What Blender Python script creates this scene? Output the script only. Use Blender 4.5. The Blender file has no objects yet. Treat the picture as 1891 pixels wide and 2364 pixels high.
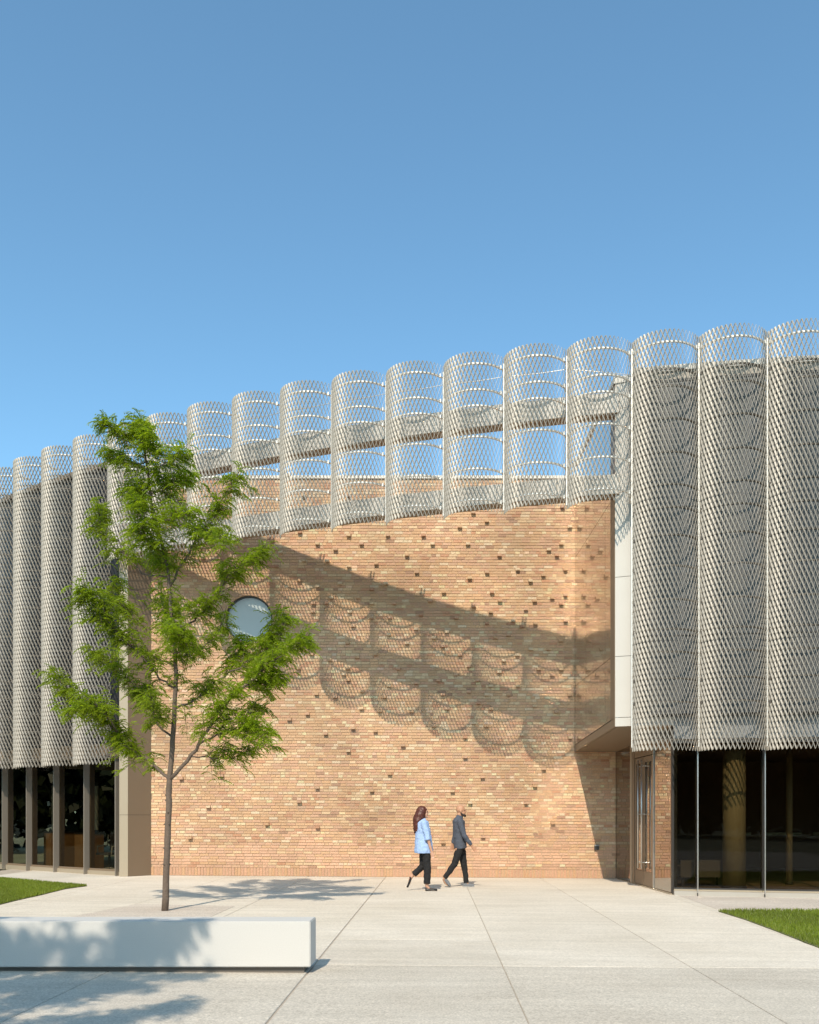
import bpy, bmesh, math, random
import numpy as np
from mathutils import Vector, Matrix
random.seed(7); RNG = np.random.default_rng(7)
R_ = math.radians
S = bpy.context.scene
COL = S.collection

# ---------------------------------------------------------------- camera, sky, sun, exposure
F, PX, PY, HC = 2190.0, 1005.0, 1885.0, 1.5
cam = bpy.data.objects.new('camera', bpy.data.cameras.new('camera')); COL.objects.link(cam)
cam.location = (0, 0, HC); cam.rotation_euler = (R_(90), 0, 0)
cam.data.sensor_fit = 'AUTO'; cam.data.sensor_width = 36.0
cam.data.lens = F / 2364.0 * 36.0
cam.data.shift_x = (945.5 - PX) / 2364.0
cam.data.shift_y = (PY - 1182.0) / 2364.0
cam.data.clip_start = 0.1; cam.data.clip_end = 2000
S.camera = cam

SUNV = Vector((0.18, 1.0, -0.955)).normalized()            # the way the light travels
w = bpy.data.worlds.new('World'); S.world = w; w.use_nodes = True
nt = w.node_tree; bg = nt.nodes['Background']
sky = nt.nodes.new('ShaderNodeTexSky'); sky.sky_type = 'NISHITA'; sky.sun_disc = False
sky.sun_elevation = math.asin(-SUNV.z)
sky.sun_rotation = math.atan2(-SUNV.x, -SUNV.y)
sky.air_density = 1.08; sky.dust_density = 5.0; sky.ozone_density = 4.5; sky.altitude = 2000
wb = nt.nodes.new('ShaderNodeVectorMath'); wb.operation = 'MULTIPLY'; wb.inputs[1].default_value = (0.86, 1.05, 0.905)   # camera white balance
nt.links.new(sky.outputs[0], wb.inputs[0]); nt.links.new(wb.outputs[0], bg.inputs[0]); bg.inputs[1].default_value = 0.15
sun = bpy.data.objects.new('sun', bpy.data.lights.new('sun', 'SUN')); COL.objects.link(sun)
sun.data.energy = 2.75; sun.data.angle = R_(0.45); sun.data.color = (1.0, 0.875, 0.71)
sun.rotation_euler = SUNV.to_track_quat('-Z', 'Y').to_euler(); sun.location = (-20, -60, 60)
S.view_settings.view_transform = 'Standard'; S.view_settings.look = 'None'
S.view_settings.gamma = 1.0; S.view_settings.use_curve_mapping = False
S.view_settings.exposure = 0.88
S.cycles.max_bounces = 10; S.cycles.transparent_max_bounces = 24
S.cycles.diffuse_bounces = 4; S.cycles.glossy_bounces = 5
S.cycles.caustics_reflective = True; S.cycles.caustics_refractive = False; S.cycles.blur_glossy = 0.0; S.cycles.sample_clamp_indirect = 0

# ---------------------------------------------------------------- helpers
def g(x): return -0.007 * x                                # the plaza falls gently to one side
def P(px, py, d): return Vector(((px - PX) * d / F, d, HC + (PY - py) * d / F))
def ground_d(px, py):
    d = HC * F / (py - PY)
    for _ in range(6): d = (HC - g((px - PX) * d / F)) * F / (py - PY)
    return d
CX, CY, CR, A0, DA = 11.268, 54.785, 37.222, -0.6725, 0.0336004
PITCH = 2 * CR * math.sin(DA / 2)
def ang(i): return A0 + DA * i
def C(i, dl=0.0):
    a = ang(i); r = CR - dl
    return Vector((CX + r * math.sin(a), CY - r * math.cos(a), 0))

class MB:
    def __init__(s): s.v = []; s.f = []; s.c = []
    def add(s, vs, fs, col=None):
        n = len(s.v); s.v += [tuple(v) for v in vs]; s.f += [tuple(i + n for i in f) for f in fs]
        if col is not None: s.c += [col] * len(vs)
        return s
    def box(s, x0, x1, y0, y1, z0, z1, col=None, back=True):
        vs = [(x0,y0,z0),(x1,y0,z0),(x1,y1,z0),(x0,y1,z0),(x0,y0,z1),(x1,y0,z1),(x1,y1,z1),(x0,y1,z1)]
        fs = [(0,1,5,4),(1,2,6,5),(3,0,4,7),(4,5,6,7),(3,2,1,0)]
        if back: fs.append((2,3,7,6))
        return s.add(vs, fs, col)
    def prism(s, poly, z0, z1):
        """poly: (x,y) list; z0/z1 number, list, or function of x,y"""
        zz = lambda z, k, p: z(p[0], p[1]) if callable(z) else (z[k] if isinstance(z, (list, tuple)) else z)
        n = len(poly)
        ar = sum(poly[k][0]*poly[(k+1)%n][1]-poly[(k+1)%n][0]*poly[k][1] for k in range(n))
        bot = [zz(z0,k,p) for k,p in enumerate(poly)]; top = [zz(z1,k,p) for k,p in enumerate(poly)]
        pl = list(poly)
        if ar < 0: pl.reverse(); bot.reverse(); top.reverse()
        vs = [(p[0],p[1],bot[k]) for k,p in enumerate(pl)] + [(p[0],p[1],top[k]) for k,p in enumerate(pl)]
        fs = [tuple(range(n-1,-1,-1)), tuple(range(n,2*n))] + [(k,(k+1)%n,(k+1)%n+n,k+n) for k in range(n)]
        return s.add(vs, fs)
    def slab(s, a, b, t, z0, z1):
        """upright plate from a to b (x,y), thickness t to the right-hand side away from camera"""
        a = Vector(a[:2]); b = Vector(b[:2]); d = (b - a).normalized(); nrm = Vector((-d.y, d.x)) * t
        return s.prism([tuple(a), tuple(b), tuple(b + nrm), tuple(a + nrm)], z0, z1)
    def tube(s, pts, rad, n=8, cap=True, squash=None):
        pts = [Vector(p) for p in pts]; m = len(pts)
        rad = [rad] * m if isinstance(rad, (int, float)) else rad
        base = len(s.v); up = None
        for k in range(m):
            t = (pts[min(k+1,m-1)] - pts[max(k-1,0)]).normalized()
            if up is None: up = Vector((0,1,0)) if abs(t.y) < .9 else Vector((1,0,0))
            u = (up - t * up.dot(t)).normalized(); v = t.cross(u); up = u
            r = rad[k]; ru, rv = (r if isinstance(r, tuple) else (r, r))
            for j in range(n):
                a = 2*math.pi*j/n
                s.v.append(tuple(pts[k] + u*ru*math.cos(a) + v*rv*math.sin(a)))
        for k in range(m-1):
            for j in range(n):
                a = base+k*n+j; b = base+k*n+(j+1)%n
                s.f.append((a, b, b+n, a+n))
        if cap:
            s.f.append(tuple(base+j for j in range(n-1,-1,-1))); s.f.append(tuple(base+(m-1)*n+j for j in range(n)))
        return s
    def mesh(s, name, mat, smooth=False):
        me = bpy.data.meshes.new(name); me.from_pydata(s.v, [], s.f); me.materials.append(mat)
        if s.c:
            at = me.color_attributes.new('Col', 'FLOAT_COLOR', 'POINT')
            at.data.foreach_set('color', np.array([(c[0],c[1],c[2],1) for c in s.c], dtype=np.float32).ravel())
        if smooth: me.polygons.foreach_set('use_smooth', [True]*len(me.polygons))
        me.update(); return me
    def build(s, name, mat, parent=None, smooth=False, **k): return put(name, s.mesh(name, mat, smooth), parent, **k)

def put(name, data, parent=None, loc=None, rotz=None, **props):
    o = bpy.data.objects.new(name, data); COL.objects.link(o)
    if parent is not None: o.parent = parent
    if loc is not None: o.location = loc
    if rotz is not None: o.rotation_euler = (0, 0, rotz)
    for k, v in props.items(): o[k] = v
    return o
def thing(name, label, cat, loc=(0,0,0), rotz=0, group=None):
    o = put(name, None, None, loc, rotz, label=label, category=cat)
    o.empty_display_size = .2
    if group: o['group'] = group
    return o
def tag(o, label, cat, group=None):
    o['label'] = label; o['category'] = cat
    if group: o['group'] = group
    return o

# ---------------------------------------------------------------- materials
def mat(name): 
    m = bpy.data.materials.new(name); m.use_nodes = True
    return m, m.node_tree, m.node_tree.nodes['Principled BSDF']
def nd(nt, kind, **k):
    n = nt.nodes.new('ShaderNode' + kind)
    for a, b in k.items(): setattr(n, a, b)
    return n
def simple(name, col, rough=.5, metal=0.0, var=0.06, scale=3.0, bump=0.0, bscale=60.0, spec=.5):
    m, nt, p = mat(name)
    p.inputs['Roughness'].default_value = rough; p.inputs['Metallic'].default_value = metal
    p.inputs['Specular IOR Level'].default_value = spec
    tc = nd(nt, 'TexCoord'); nz = nd(nt, 'TexNoise'); nz.inputs['Scale'].default_value = scale; nz.inputs['Detail'].default_value = 6
    nt.links.new(tc.outputs['Object'], nz.inputs['Vector'])
    mx = nd(nt, 'Mix', data_type='RGBA')
    mx.inputs[6].default_value = tuple(c*(1-var) for c in col)+(1,); mx.inputs[7].default_value = tuple(min(1,c*(1+var)) for c in col)+(1,)
    nt.links.new(nz.outputs['Fac'], mx.inputs[0]); nt.links.new(mx.outputs[2], p.inputs['Base Color'])
    if bump:
        n2 = nd(nt, 'TexNoise'); n2.inputs['Scale'].default_value = bscale; n2.inputs['Detail'].default_value = 4
        nt.links.new(tc.outputs['Object'], n2.inputs['Vector'])
        b = nd(nt, 'Bump'); b.inputs['Strength'].default_value = bump; b.inputs['Distance'].default_value = .01
        nt.links.new(n2.outputs['Fac'], b.inputs['Height']); nt.links.new(b.outputs['Normal'], p.inputs['Normal'])
    return m
def brick_mat():
    m, nt, p = mat('fired_brick')
    p.inputs['Roughness'].default_value = .92; p.inputs['Specular IOR Level'].default_value = .2
    at = nd(nt, 'Attribute', attribute_name='Col'); geo = nd(nt, 'NewGeometry')
    nz = nd(nt, 'TexNoise'); nz.inputs['Scale'].default_value = 38; nz.inputs['Detail'].default_value = 6; nz.inputs['Roughness'].default_value = .65
    big = nd(nt, 'TexNoise'); big.inputs['Scale'].default_value = .8; big.inputs['Detail'].default_value = 3
    nt.links.new(geo.outputs['Position'], nz.inputs['Vector']); nt.links.new(geo.outputs['Position'], big.inputs['Vector'])
    r1 = nd(nt, 'MapRange'); r1.inputs[1].default_value=.3; r1.inputs[2].default_value=.75; r1.inputs[3].default_value=.72; r1.inputs[4].default_value=1.18
    r2 = nd(nt, 'MapRange'); r2.inputs[1].default_value=.3; r2.inputs[2].default_value=.7; r2.inputs[3].default_value=.88; r2.inputs[4].default_value=1.08
    nt.links.new(nz.outputs['Fac'], r1.inputs[0]); nt.links.new(big.outputs['Fac'], r2.inputs[0])
    mu = nd(nt, 'Math', operation='MULTIPLY'); nt.links.new(r1.outputs[0], mu.inputs[0]); nt.links.new(r2.outputs[0], mu.inputs[1])
    vm = nd(nt, 'VectorMath', operation='SCALE'); nt.links.new(at.outputs['Color'], vm.inputs[0]); nt.links.new(mu.outputs[0], vm.inputs['Scale'])
    nt.links.new(vm.outputs[0], p.inputs['Base Color'])
    b = nd(nt, 'Bump'); b.inputs['Strength'].default_value = .55; b.inputs['Distance'].default_value = .008
    nt.links.new(nz.outputs['Fac'], b.inputs['Height']); nt.links.new(b.outputs['Normal'], p.inputs['Normal'])
    return m
def concrete_mat(name, c0, c1, speck=.35):
    m, nt, p = mat(name); p.inputs['Roughness'].default_value = .9; p.inputs['Specular IOR Level'].default_value = .2
    geo = nd(nt, 'NewGeometry'); oi = nd(nt, 'ObjectInfo')
    a = nd(nt, 'TexNoise'); a.inputs['Scale'].default_value = .55; a.inputs['Detail'].default_value = 7; a.inputs['Roughness'].default_value=.6
    f = nd(nt, 'TexNoise'); f.inputs['Scale'].default_value = 55; f.inputs['Detail'].default_value = 4; f.inputs['Roughness'].default_value=.75
    v = nd(nt, 'TexVoronoi'); v.inputs['Scale'].default_value = 46
    st = nd(nt, 'TexNoise'); st.inputs['Scale'].default_value = 1.0; st.inputs['Detail'].default_value = 5
    mp = nd(nt, 'Mapping'); mp.inputs['Scale'].default_value = (0.5, 5.0, 1)
    nt.links.new(geo.outputs['Position'], mp.inputs['Vector']); nt.links.new(mp.outputs[0], st.inputs['Vector'])
    for n in (a, f, v): nt.links.new(geo.outputs['Position'], n.inputs['Vector'])
    mx = nd(nt, 'Mix', data_type='RGBA'); mx.inputs[6].default_value = c0+(1,); mx.inputs[7].default_value = c1+(1,)
    rr = nd(nt, 'MapRange'); rr.inputs[1].default_value=.35; rr.inputs[2].default_value=.65
    nt.links.new(a.outputs['Fac'], rr.inputs[0]); nt.links.new(rr.outputs[0], mx.inputs[0])
    fr = nd(nt, 'MapRange'); fr.inputs[1].default_value=.3; fr.inputs[2].default_value=.7; fr.inputs[3].default_value=1-speck; fr.inputs[4].default_value=1+speck*.55
    nt.links.new(f.outputs['Fac'], fr.inputs[0])
    vr = nd(nt, 'MapRange'); vr.inputs[1].default_value=0; vr.inputs[2].default_value=1; vr.inputs[3].default_value=.9; vr.inputs[4].default_value=1.08
    sp = nd(nt, 'SeparateColor'); nt.links.new(v.outputs['Color'], sp.inputs[0]); nt.links.new(sp.outputs[0], vr.inputs[0])
    sr = nd(nt, 'MapRange'); sr.inputs[1].default_value=.35; sr.inputs[2].default_value=.65; sr.inputs[3].default_value=.94; sr.inputs[4].default_value=1.05
    nt.links.new(st.outputs['Fac'], sr.inputs[0])
    orr = nd(nt, 'MapRange'); orr.inputs[3].default_value=.93; orr.inputs[4].default_value=1.03; nt.links.new(oi.outputs['Random'], orr.inputs[0])
    cur = fr.outputs[0]
    for o in (vr, sr, orr):
        q = nd(nt, 'Math', operation='MULTIPLY'); nt.links.new(cur, q.inputs[0]); nt.links.new(o.outputs[0], q.inputs[1]); cur = q.outputs[0]
    vm = nd(nt, 'VectorMath', operation='SCALE'); nt.links.new(mx.outputs[2], vm.inputs[0]); nt.links.new(cur, vm.inputs['Scale'])
    nt.links.new(vm.outputs[0], p.inputs['Base Color'])
    b = nd(nt, 'Bump'); b.inputs['Strength'].default_value = .5; b.inputs['Distance'].default_value = .006
    nt.links.new(f.outputs['Fac'], b.inputs['Height']); nt.links.new(b.outputs['Normal'], p.inputs['Normal'])
    return m
def glass_mat(name, tint, ior, refl_tint=(1,1,1), wav=0.0, add=0.0, soft=0.0):
    m = bpy.data.materials.new(name); m.use_nodes = True; nt = m.node_tree; nt.nodes.clear()
    out = nd(nt, 'OutputMaterial'); mx = nd(nt, 'MixShader'); tr = nd(nt, 'BsdfTransparent'); gl = nd(nt, 'BsdfGlossy')
    tr.inputs[0].default_value = tint+(1,); gl.inputs['Color'].default_value = refl_tint+(1,); gl.inputs['Roughness'].default_value = 0.0
    fr = nd(nt, 'Fresnel'); fr.inputs[0].default_value = ior
    ad = nd(nt, 'Math', operation='ADD', use_clamp=True); ad.inputs[1].default_value = add
    nt.links.new(fr.outputs[0], ad.inputs[0])
    gb = nd(nt, 'NewGeometry'); inv = nd(nt, 'Math', operation='SUBTRACT'); inv.inputs[0].default_value = 1.0; nt.links.new(gb.outputs['Backfacing'], inv.inputs[1])
    fm = nd(nt, 'Math', operation='MULTIPLY'); nt.links.new(ad.outputs[0], fm.inputs[0]); nt.links.new(inv.outputs[0], fm.inputs[1])   # only the outer face of a pane mirrors
    if wav:
        geo = nd(nt, 'NewGeometry'); nz = nd(nt, 'TexNoise'); nz.inputs['Scale'].default_value = 1.3; nz.inputs['Detail'].default_value = 1
        nt.links.new(geo.outputs['Position'], nz.inputs['Vector'])
        b = nd(nt, 'Bump'); b.inputs['Strength'].default_value = wav; b.inputs['Distance'].default_value = .01
        nt.links.new(nz.outputs['Fac'], b.inputs['Height']); nt.links.new(b.outputs['Normal'], gl.inputs['Normal'])
    refl = gl.outputs[0]
    if soft:                                                # a coated pane scatters part of what it mirrors
        g2 = nd(nt, 'BsdfGlossy'); g2.inputs['Color'].default_value = refl_tint+(1,); g2.inputs['Roughness'].default_value = .2
        m2 = nd(nt, 'MixShader'); m2.inputs[0].default_value = soft
        nt.links.new(gl.outputs[0], m2.inputs[1]); nt.links.new(g2.outputs[0], m2.inputs[2]); refl = m2.outputs[0]
    nt.links.new(fm.outputs[0], mx.inputs[0]); nt.links.new(tr.outputs[0], mx.inputs[1]); nt.links.new(refl, mx.inputs[2])
    nt.links.new(mx.outputs[0], out.inputs[0]); return m
def leaf_mat(name, c, t, var=.35):
    m = bpy.data.materials.new(name); m.use_nodes = True; nt = m.node_tree; nt.nodes.clear()
    out = nd(nt, 'OutputMaterial'); mx = nd(nt, 'MixShader'); mx.inputs[0].default_value = .5
    df = nd(nt, 'BsdfPrincipled'); df.inputs['Roughness'].default_value = .5; df.inputs['Specular IOR Level'].default_value=.35
    tl = nd(nt, 'BsdfTranslucent'); at = nd(nt, 'Attribute', attribute_name='Col')
    sp = nd(nt, 'SeparateColor'); nt.links.new(at.outputs['Color'], sp.inputs[0])
    for col, sh, inp in ((c, df, 'Base Color'), (t, tl, 'Color')):
        k = nd(nt, 'Mix', data_type='RGBA'); k.inputs[6].default_value = (col[0]*(1-var*.7), col[1]*(1-var), col[2], 1); k.inputs[7].default_value = (col[0]*(1+var), col[1]*(1+var*.6), col[2]*1.1, 1)
        nt.links.new(sp.outputs[0], k.inputs[0]); nt.links.new(k.outputs[2], sh.inputs[inp])
    nt.links.new(df.outputs[0], mx.inputs[1]); nt.links.new(tl.outputs[0], mx.inputs[2]); nt.links.new(mx.outputs[0], out.inputs[0]); return m

M = {
 'brick': brick_mat(),
 'mortar': simple('mortar', (.42,.305,.195), .95, var=.12, scale=9, bump=.4),
 'coping': simple('pale_stone_coping', (.62,.58,.52), .8),
 'mesh': simple('expanded_metal', (.315,.287,.246), .5, .1, var=.03, spec=.5),
 'hoop': simple('hoop_metal', (.66,.64,.60), .4, .25, var=.03),
 'hoop_shaded': simple('shaded_hoop_metal', (.10,.085,.07), .5, .2, var=.03),  # same hoop metal, with the shade of the mesh put into its colour
 'bronze': simple('bronze_panel', (.20,.145,.095), .5, .15, var=.03),
 'bronze_light': simple('champagne_panel', (.36,.30,.22), .45, .2, var=.03),
 'white': simple('pale_panel', (.50,.475,.435), .5, var=.03),
 'steel': simple('stainless_steel', (.60,.58,.55), .28, .85, var=.03),
 'fin': simple('bronze_grey_fin', (.235,.205,.17), .5, .2, var=.04),
 'dark': simple('dark_metal', (.03,.028,.027), .5),
 'darkwall': simple('dark_cladding', (.032,.03,.03), .45, var=.2),
 'spandrel': simple('grey_spandrel', (.20,.205,.21), .4),
 'wallpanel': simple('grey_wall_panel', (.07,.071,.073), .45),
 'curb': simple('metal_curb', (.36,.335,.295), .5),
 'concrete': concrete_mat('broom_concrete', (.56,.50,.415), (.635,.575,.49), .18),
 'rough_concrete': concrete_mat('exposed_aggregate', (.51,.455,.38), (.59,.535,.455), .38),
 'gravel': concrete_mat('pink_gravel', (.54,.465,.395), (.62,.55,.475), .5),
 'joint': simple('joint_filler', (.38,.32,.255), .95, var=.3, scale=8),
 'far_ground': simple('far_ground', (.16,.17,.10), .95, var=.3, scale=.2),
 'bench': simple('white_terrazzo', (.52,.508,.482), .62, var=.10, scale=95, bump=.08, bscale=120),
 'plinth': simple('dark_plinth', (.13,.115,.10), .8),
 'soil': simple('soil', (.115,.125,.045), .95, var=.3, scale=20),
 'bark': simple('bark', (.12,.088,.066), .9, var=.35, scale=14, bump=.8, bscale=35),
 'leaf': leaf_mat('leaf', (.175,.275,.014), (.35,.52,.014)),
 'grass': leaf_mat('grass_blade', (.19,.27,.03), (.30,.42,.03), .35),
 'back_leaf': leaf_mat('back_leaf', (.018,.028,.010), (.012,.022,.006)),
 'wood': simple('oak_veneer', (.34,.19,.08), .5, var=.15, scale=5),
 'interior': simple('interior_dark', (.20,.145,.10), .8),
 'interior_floor': simple('interior_floor', (.22,.175,.135), .45),
 'column': simple('ochre_column', (.30,.265,.18), .6),
 'grey_fabric': simple('grey_fabric', (.10,.095,.095), .9),
 'board': simple('pale_board', (.33,.35,.30), .6),
 'offwhite': simple('offwhite_plastic', (.5,.47,.40), .5),
 'blind': simple('pale_blind', (.50,.50,.47), .8, var=.02),
 'strip': simple('pale_strip', (.55,.62,.50), .5),
 'cable': simple('steel_cable', (.55,.54,.52), .4, .6),
 'glass_side': glass_mat('coated_side_glass', (.22,.21,.20), 2.5, (1.0,.97,.94), .0, .36, .42),
 'glass_entry': glass_mat('entry_glass', (.25,.22,.20), 2.1, (.96,.91,.86), .02, .2),
 'glass_front': glass_mat('dark_front_glass', (.64,.60,.51), 1.34, (.8,.82,.85), .03),
 'glass_office': glass_mat('office_glass', (.60,.58,.52), 1.34, (.8,.82,.85), .03),
 'glass_round': glass_mat('round_glass', (.82,.85,.86), 1.6, (.95,.98,1.0), .01),
 'glass_upper': glass_mat('upper_glass', (.22,.23,.24), 2.1, (.92,.96,1.0), .02),
 'skin': simple('skin', (.48,.27,.18), .55, var=.05),
 'skin_tan': simple('skin_tan', (.42,.22,.13), .55, var=.05),
 'hair': simple('auburn_hair', (.075,.018,.010), .5, var=.5, scale=25),
 'beard': simple('dark_beard', (.02,.014,.012), .7),
 'blue_cloth': simple('pale_blue_cotton', (.30,.42,.66), .85, var=.08, scale=9, bump=.3, bscale=22),
 'grey_cloth': simple('grey_knit', (.064,.072,.094), .9, var=.12, scale=9, bump=.3, bscale=24),
 'black_cloth': simple('black_cotton', (.008,.0075,.008), .85, var=.2, bump=.25, bscale=20),
 'black_shoe': simple('black_leather', (.012,.011,.011), .35),
 'grey_shoe': simple('grey_suede', (.15,.155,.165), .8),
 'sole': simple('pale_sole', (.30,.29,.28), .7),
}

# ---------------------------------------------------------------- ground, plaza, lawns
gr = MB(); gr.add([(-400,-400,2.72),(400,-400,-2.88),(400,400,-2.88),(-400,400,2.72)], [(0,1,2,3)])
gr.build('ground', M['far_ground'], kind='structure')
XL = [-10.62,-8.72,-6.92,-5.02,-3.12,-1.22,.68,2.58,4.48,6.38,8.28,10.2]
DL = [-6, .6, 5.0, 9.55, 22.45, 31]
base = MB(); base.prism([(-11.5,-6.5),(10.6,-6.5),(10.6,31.5),(-11.5,31.5)], lambda x,y: g(x)-.06, lambda x,y: g(x)-.010)
plaza = base.build('plaza', M['joint'], kind='structure')
for a in range(len(XL)-1):
    rows = list(DL)
    if a == 5: rows = [-6,.6,5.0,9.55,11.54,22.45,31]
    for b in range(len(rows)-1):
        x0, x1, y0, y1 = XL[a], XL[a+1], rows[b], rows[b+1]
        gx0 = .009 if abs(x0+1.22)<.01 else .0045; gx1 = .009 if abs(x1+1.22)<.01 else .0045
        gy0 = .0025 if y0 == 11.54 else .0045; gy1 = .0025 if y1 == 11.54 else .0045
        s = MB(); e = .006
        q = [(x0+gx0,y0+gy0),(x1-gx1,y0+gy0),(x1-gx1,y1-gy1),(x0+gx0,y1-gy1)]
        qi = [(q[0][0]+e,q[0][1]+e),(q[1][0]-e,q[1][1]+e),(q[2][0]-e,q[2][1]-e),(q[3][0]+e,q[3][1]-e)]
        vs = [(x,y,g(x)-.03) for x,y in q]+[(x,y,g(x)-.005) for x,y in q]+[(x,y,g(x)) for x,y in qi]
        s.add(vs, [(8,9,10,11)]+[(k,(k+1)%4,(k+1)%4+4,k+4) for k in range(4)]+[(k+4,(k+1)%4+4,(k+1)%4+8,k+8) for k in range(4)])
        s.build('concrete_slab', M['rough_concrete'] if y1 <= 9.56 else M['concrete'], plaza)

def gp(px, py): d = ground_d(px, py); return ((px-PX)*d/F, d)
def sheet(name, poly, h, m, **k):
    s = MB(); s.prism(poly, lambda x,y: g(x)-.02, lambda x,y: g(x)+h); return s.build(name, m, **k)
# crushed stone along the glass front and round the young tree
strip = [gp(1556,2068)] + [tuple(C(i,.2)[:2]) for i in (15,16,17,18)] + [gp(1995,2103), gp(1893,2102.5), gp(1700,2100), gp(1658,2098)]
strip = [(4.72,18.40)] + [tuple(C(i,.12)[:2]) for i in (14.9,15.5,16,17,18)] + [(8.9,15.7)] + [gp(1891,2101), gp(1700,2098.5), gp(1655,2099)]
sheet('gravel_strip', strip, .004, M['gravel'], kind='structure')
sheet('tree_pit_gravel', [(-5.35,13.5),(-3.3,13.5),(-3.3,15.6),(-5.0,15.9)], .004, M['gravel'], kind='structure')
def inside(x, y, poly):
    c = False; n = len(poly)
    for k in range(n):
        (x1,y1),(x2,y2) = poly[k], poly[(k+1)%n]
        if (y1>y) != (y2>y) and x < (x2-x1)*(y-y1)/(y2-y1)+x1: c = not c
    return c
def lawn(poly, n, hmin, hmax):
    root = sheet('lawn', poly, .012, M['soil'], kind='structure')
    xs = [p[0] for p in poly]; ys = [p[1] for p in poly]
    b = MB(); k = 0; rnd = random.random
    while k < n:
        x = min(xs)+rnd()*(max(xs)-min(xs)); y = min(ys)+rnd()*(max(ys)-min(ys))
        if not inside(x, y, poly): continue
        k += 1; h = hmin+rnd()*(hmax-hmin); a = rnd()*math.pi*2; wd = .004+rnd()*.004
        dx, dy = math.cos(a)*wd, math.sin(a)*wd; lx, ly = (rnd()-.5)*h*1.0, (rnd()-.5)*h*1.0; z = g(x)+.01
        band = .5+.5*math.sin(x*2.1+y*1.3); c = min(1, max(0, .25+.35*band+(rnd()-.5)*.7))
        b.add([(x-dx,y-dy,z),(x+dx,y+dy,z),(x+lx*.5+dx*.7,y+ly*.5+dy*.7,z+h*.6),(x+lx,y+ly,z+h)], [(0,1,2),(0,2,3)], (c,c,c))
    b.build('grass', M['grass'], root, kind='stuff')
    return root
lr = [gp(1659,2105), gp(1700,2103.5), gp(1790,2103.5), gp(1893,2104.5), (9.6,15.0), (9.6,9.0), gp(1893,2190), gp(1785,2148), gp(1720,2124)]
lawn(lr, 52000, .03, .065)
ll = [gp(-60,2028), gp(0,2029), gp(60,2034), gp(120,2040), gp(180,2044.5), gp(201,2046), gp(150,2053), gp(90,2068), gp(40,2079), gp(0,2089), gp(-60,2104)]
lawn(ll, 34000, .03, .065)

# ---------------------------------------------------------------- brick wall
WY, WX0, WX1, WTOP = 23.40, -7.01, 4.455, 9.83
WC, WR = Vector((-4.605, 0, 6.375)), .585
wall = thing('brick_wall', 'tall buff and pink brick wall with single bricks sticking out of it', 'wall', (0,0,0))
mb = MB(); yb = WY+.012
def mq(x0,x1,z0,z1): mb.add([(x0,yb,z0),(x1,yb,z0),(x1,yb,z1),(x0,yb,z1)], [(0,1,2,3)])
hq = .75
mb.add([(WX0,yb,g(WX0)-.05),(WX1,yb,g(WX1)-.05),(WX1,yb,WC.z-hq),(WX0,yb,WC.z-hq)], [(0,1,2,3)])
mq(WX0,WX1,WC.z+hq,WTOP); mq(WX0,WC.x-hq,WC.z-hq,WC.z+hq); mq(WC.x+hq,WX1,WC.z-hq,WC.z+hq)
NS = 64; ring_in, ring_out, ring_bk = [], [], []
for k in range(NS):
    a = 2*math.pi*k/NS; ca, sa = math.cos(a), math.sin(a); q = hq/max(abs(ca),abs(sa))
    ring_in.append((WC.x+WR*ca,yb,WC.z+WR*sa)); ring_out.append((WC.x+q*ca,yb,WC.z+q*sa)); ring_bk.append((WC.x+WR*ca,yb+.2,WC.z+WR*sa))
mb.add(ring_in+ring_out+ring_bk, [(k,k+NS,(k+1)%NS+NS,(k+1)%NS) for k in range(NS)]+[(k,(k+1)%NS,(k+1)%NS+2*NS,k+2*NS) for k in range(NS)])
mb.box(WX0,WX1,WY+.32,WY+.62,-.3,WTOP); mb.box(WX0,WX1,yb+.003,WY+.62,WTOP-.01,WTOP+.002)
mb.build('mortar_bed', M['mortar'], wall)
cp = MB()
for k in range(9):
    x0 = WX0+(WX1-WX0)*k/9; x1 = WX0+(WX1-WX0)*(k+1)/9
    MB().box(x0+.003,x1-.003,WY-.03,WY+.66,WTOP+.003,WTOP+.075).build('coping_stone', M['coping'], wall)

PAL = [((.54,.342,.205),.42),((.585,.41,.255),.16),((.53,.325,.213),.27),((.48,.265,.165),.05),((.40,.245,.165),.025),((.62,.47,.32),.045),((.50,.33,.22),.03)]
PW = np.cumsum([p[1] for p in PAL]); PW /= PW[-1]
def bcol(x=0, z=5, rr=random.random):
    t = rr()
    if z < 1.2 and rr() < .35*(1.2-z)/1.2+.08: c = (.56,.345,.23)
    else: c = PAL[int(np.searchsorted(PW, t))][0]
    k = .94+.12*rr(); h = (rr()-.5)*.05
    patch = 1+.07*math.sin(x*1.7+z*.9)+.05*math.sin(z*2.3-x*.6)
    k *= patch
    return (c[0]*k*(1+h), c[1]*k, c[2]*k*(1-h))
def bbox_mesh(m, x0, x1, z0, z1, yf, yb_, col):
    r = .0
    m.box(x0, x1, yf, yb_, z0, z1, col, back=False)
CH, BH = .070, .058
Z0 = .205
ncourse = int((WTOP - Z0)/CH)
fld = MB(); single = []
NCOL = 28; shared = []
for k in range(NCOL):
    m = MB(); m.box(-.1025,.1025,0,.02,-.029,.029, bcol(0, .4), back=False); shared.append(m.mesh('brick', M['brick']))
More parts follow.
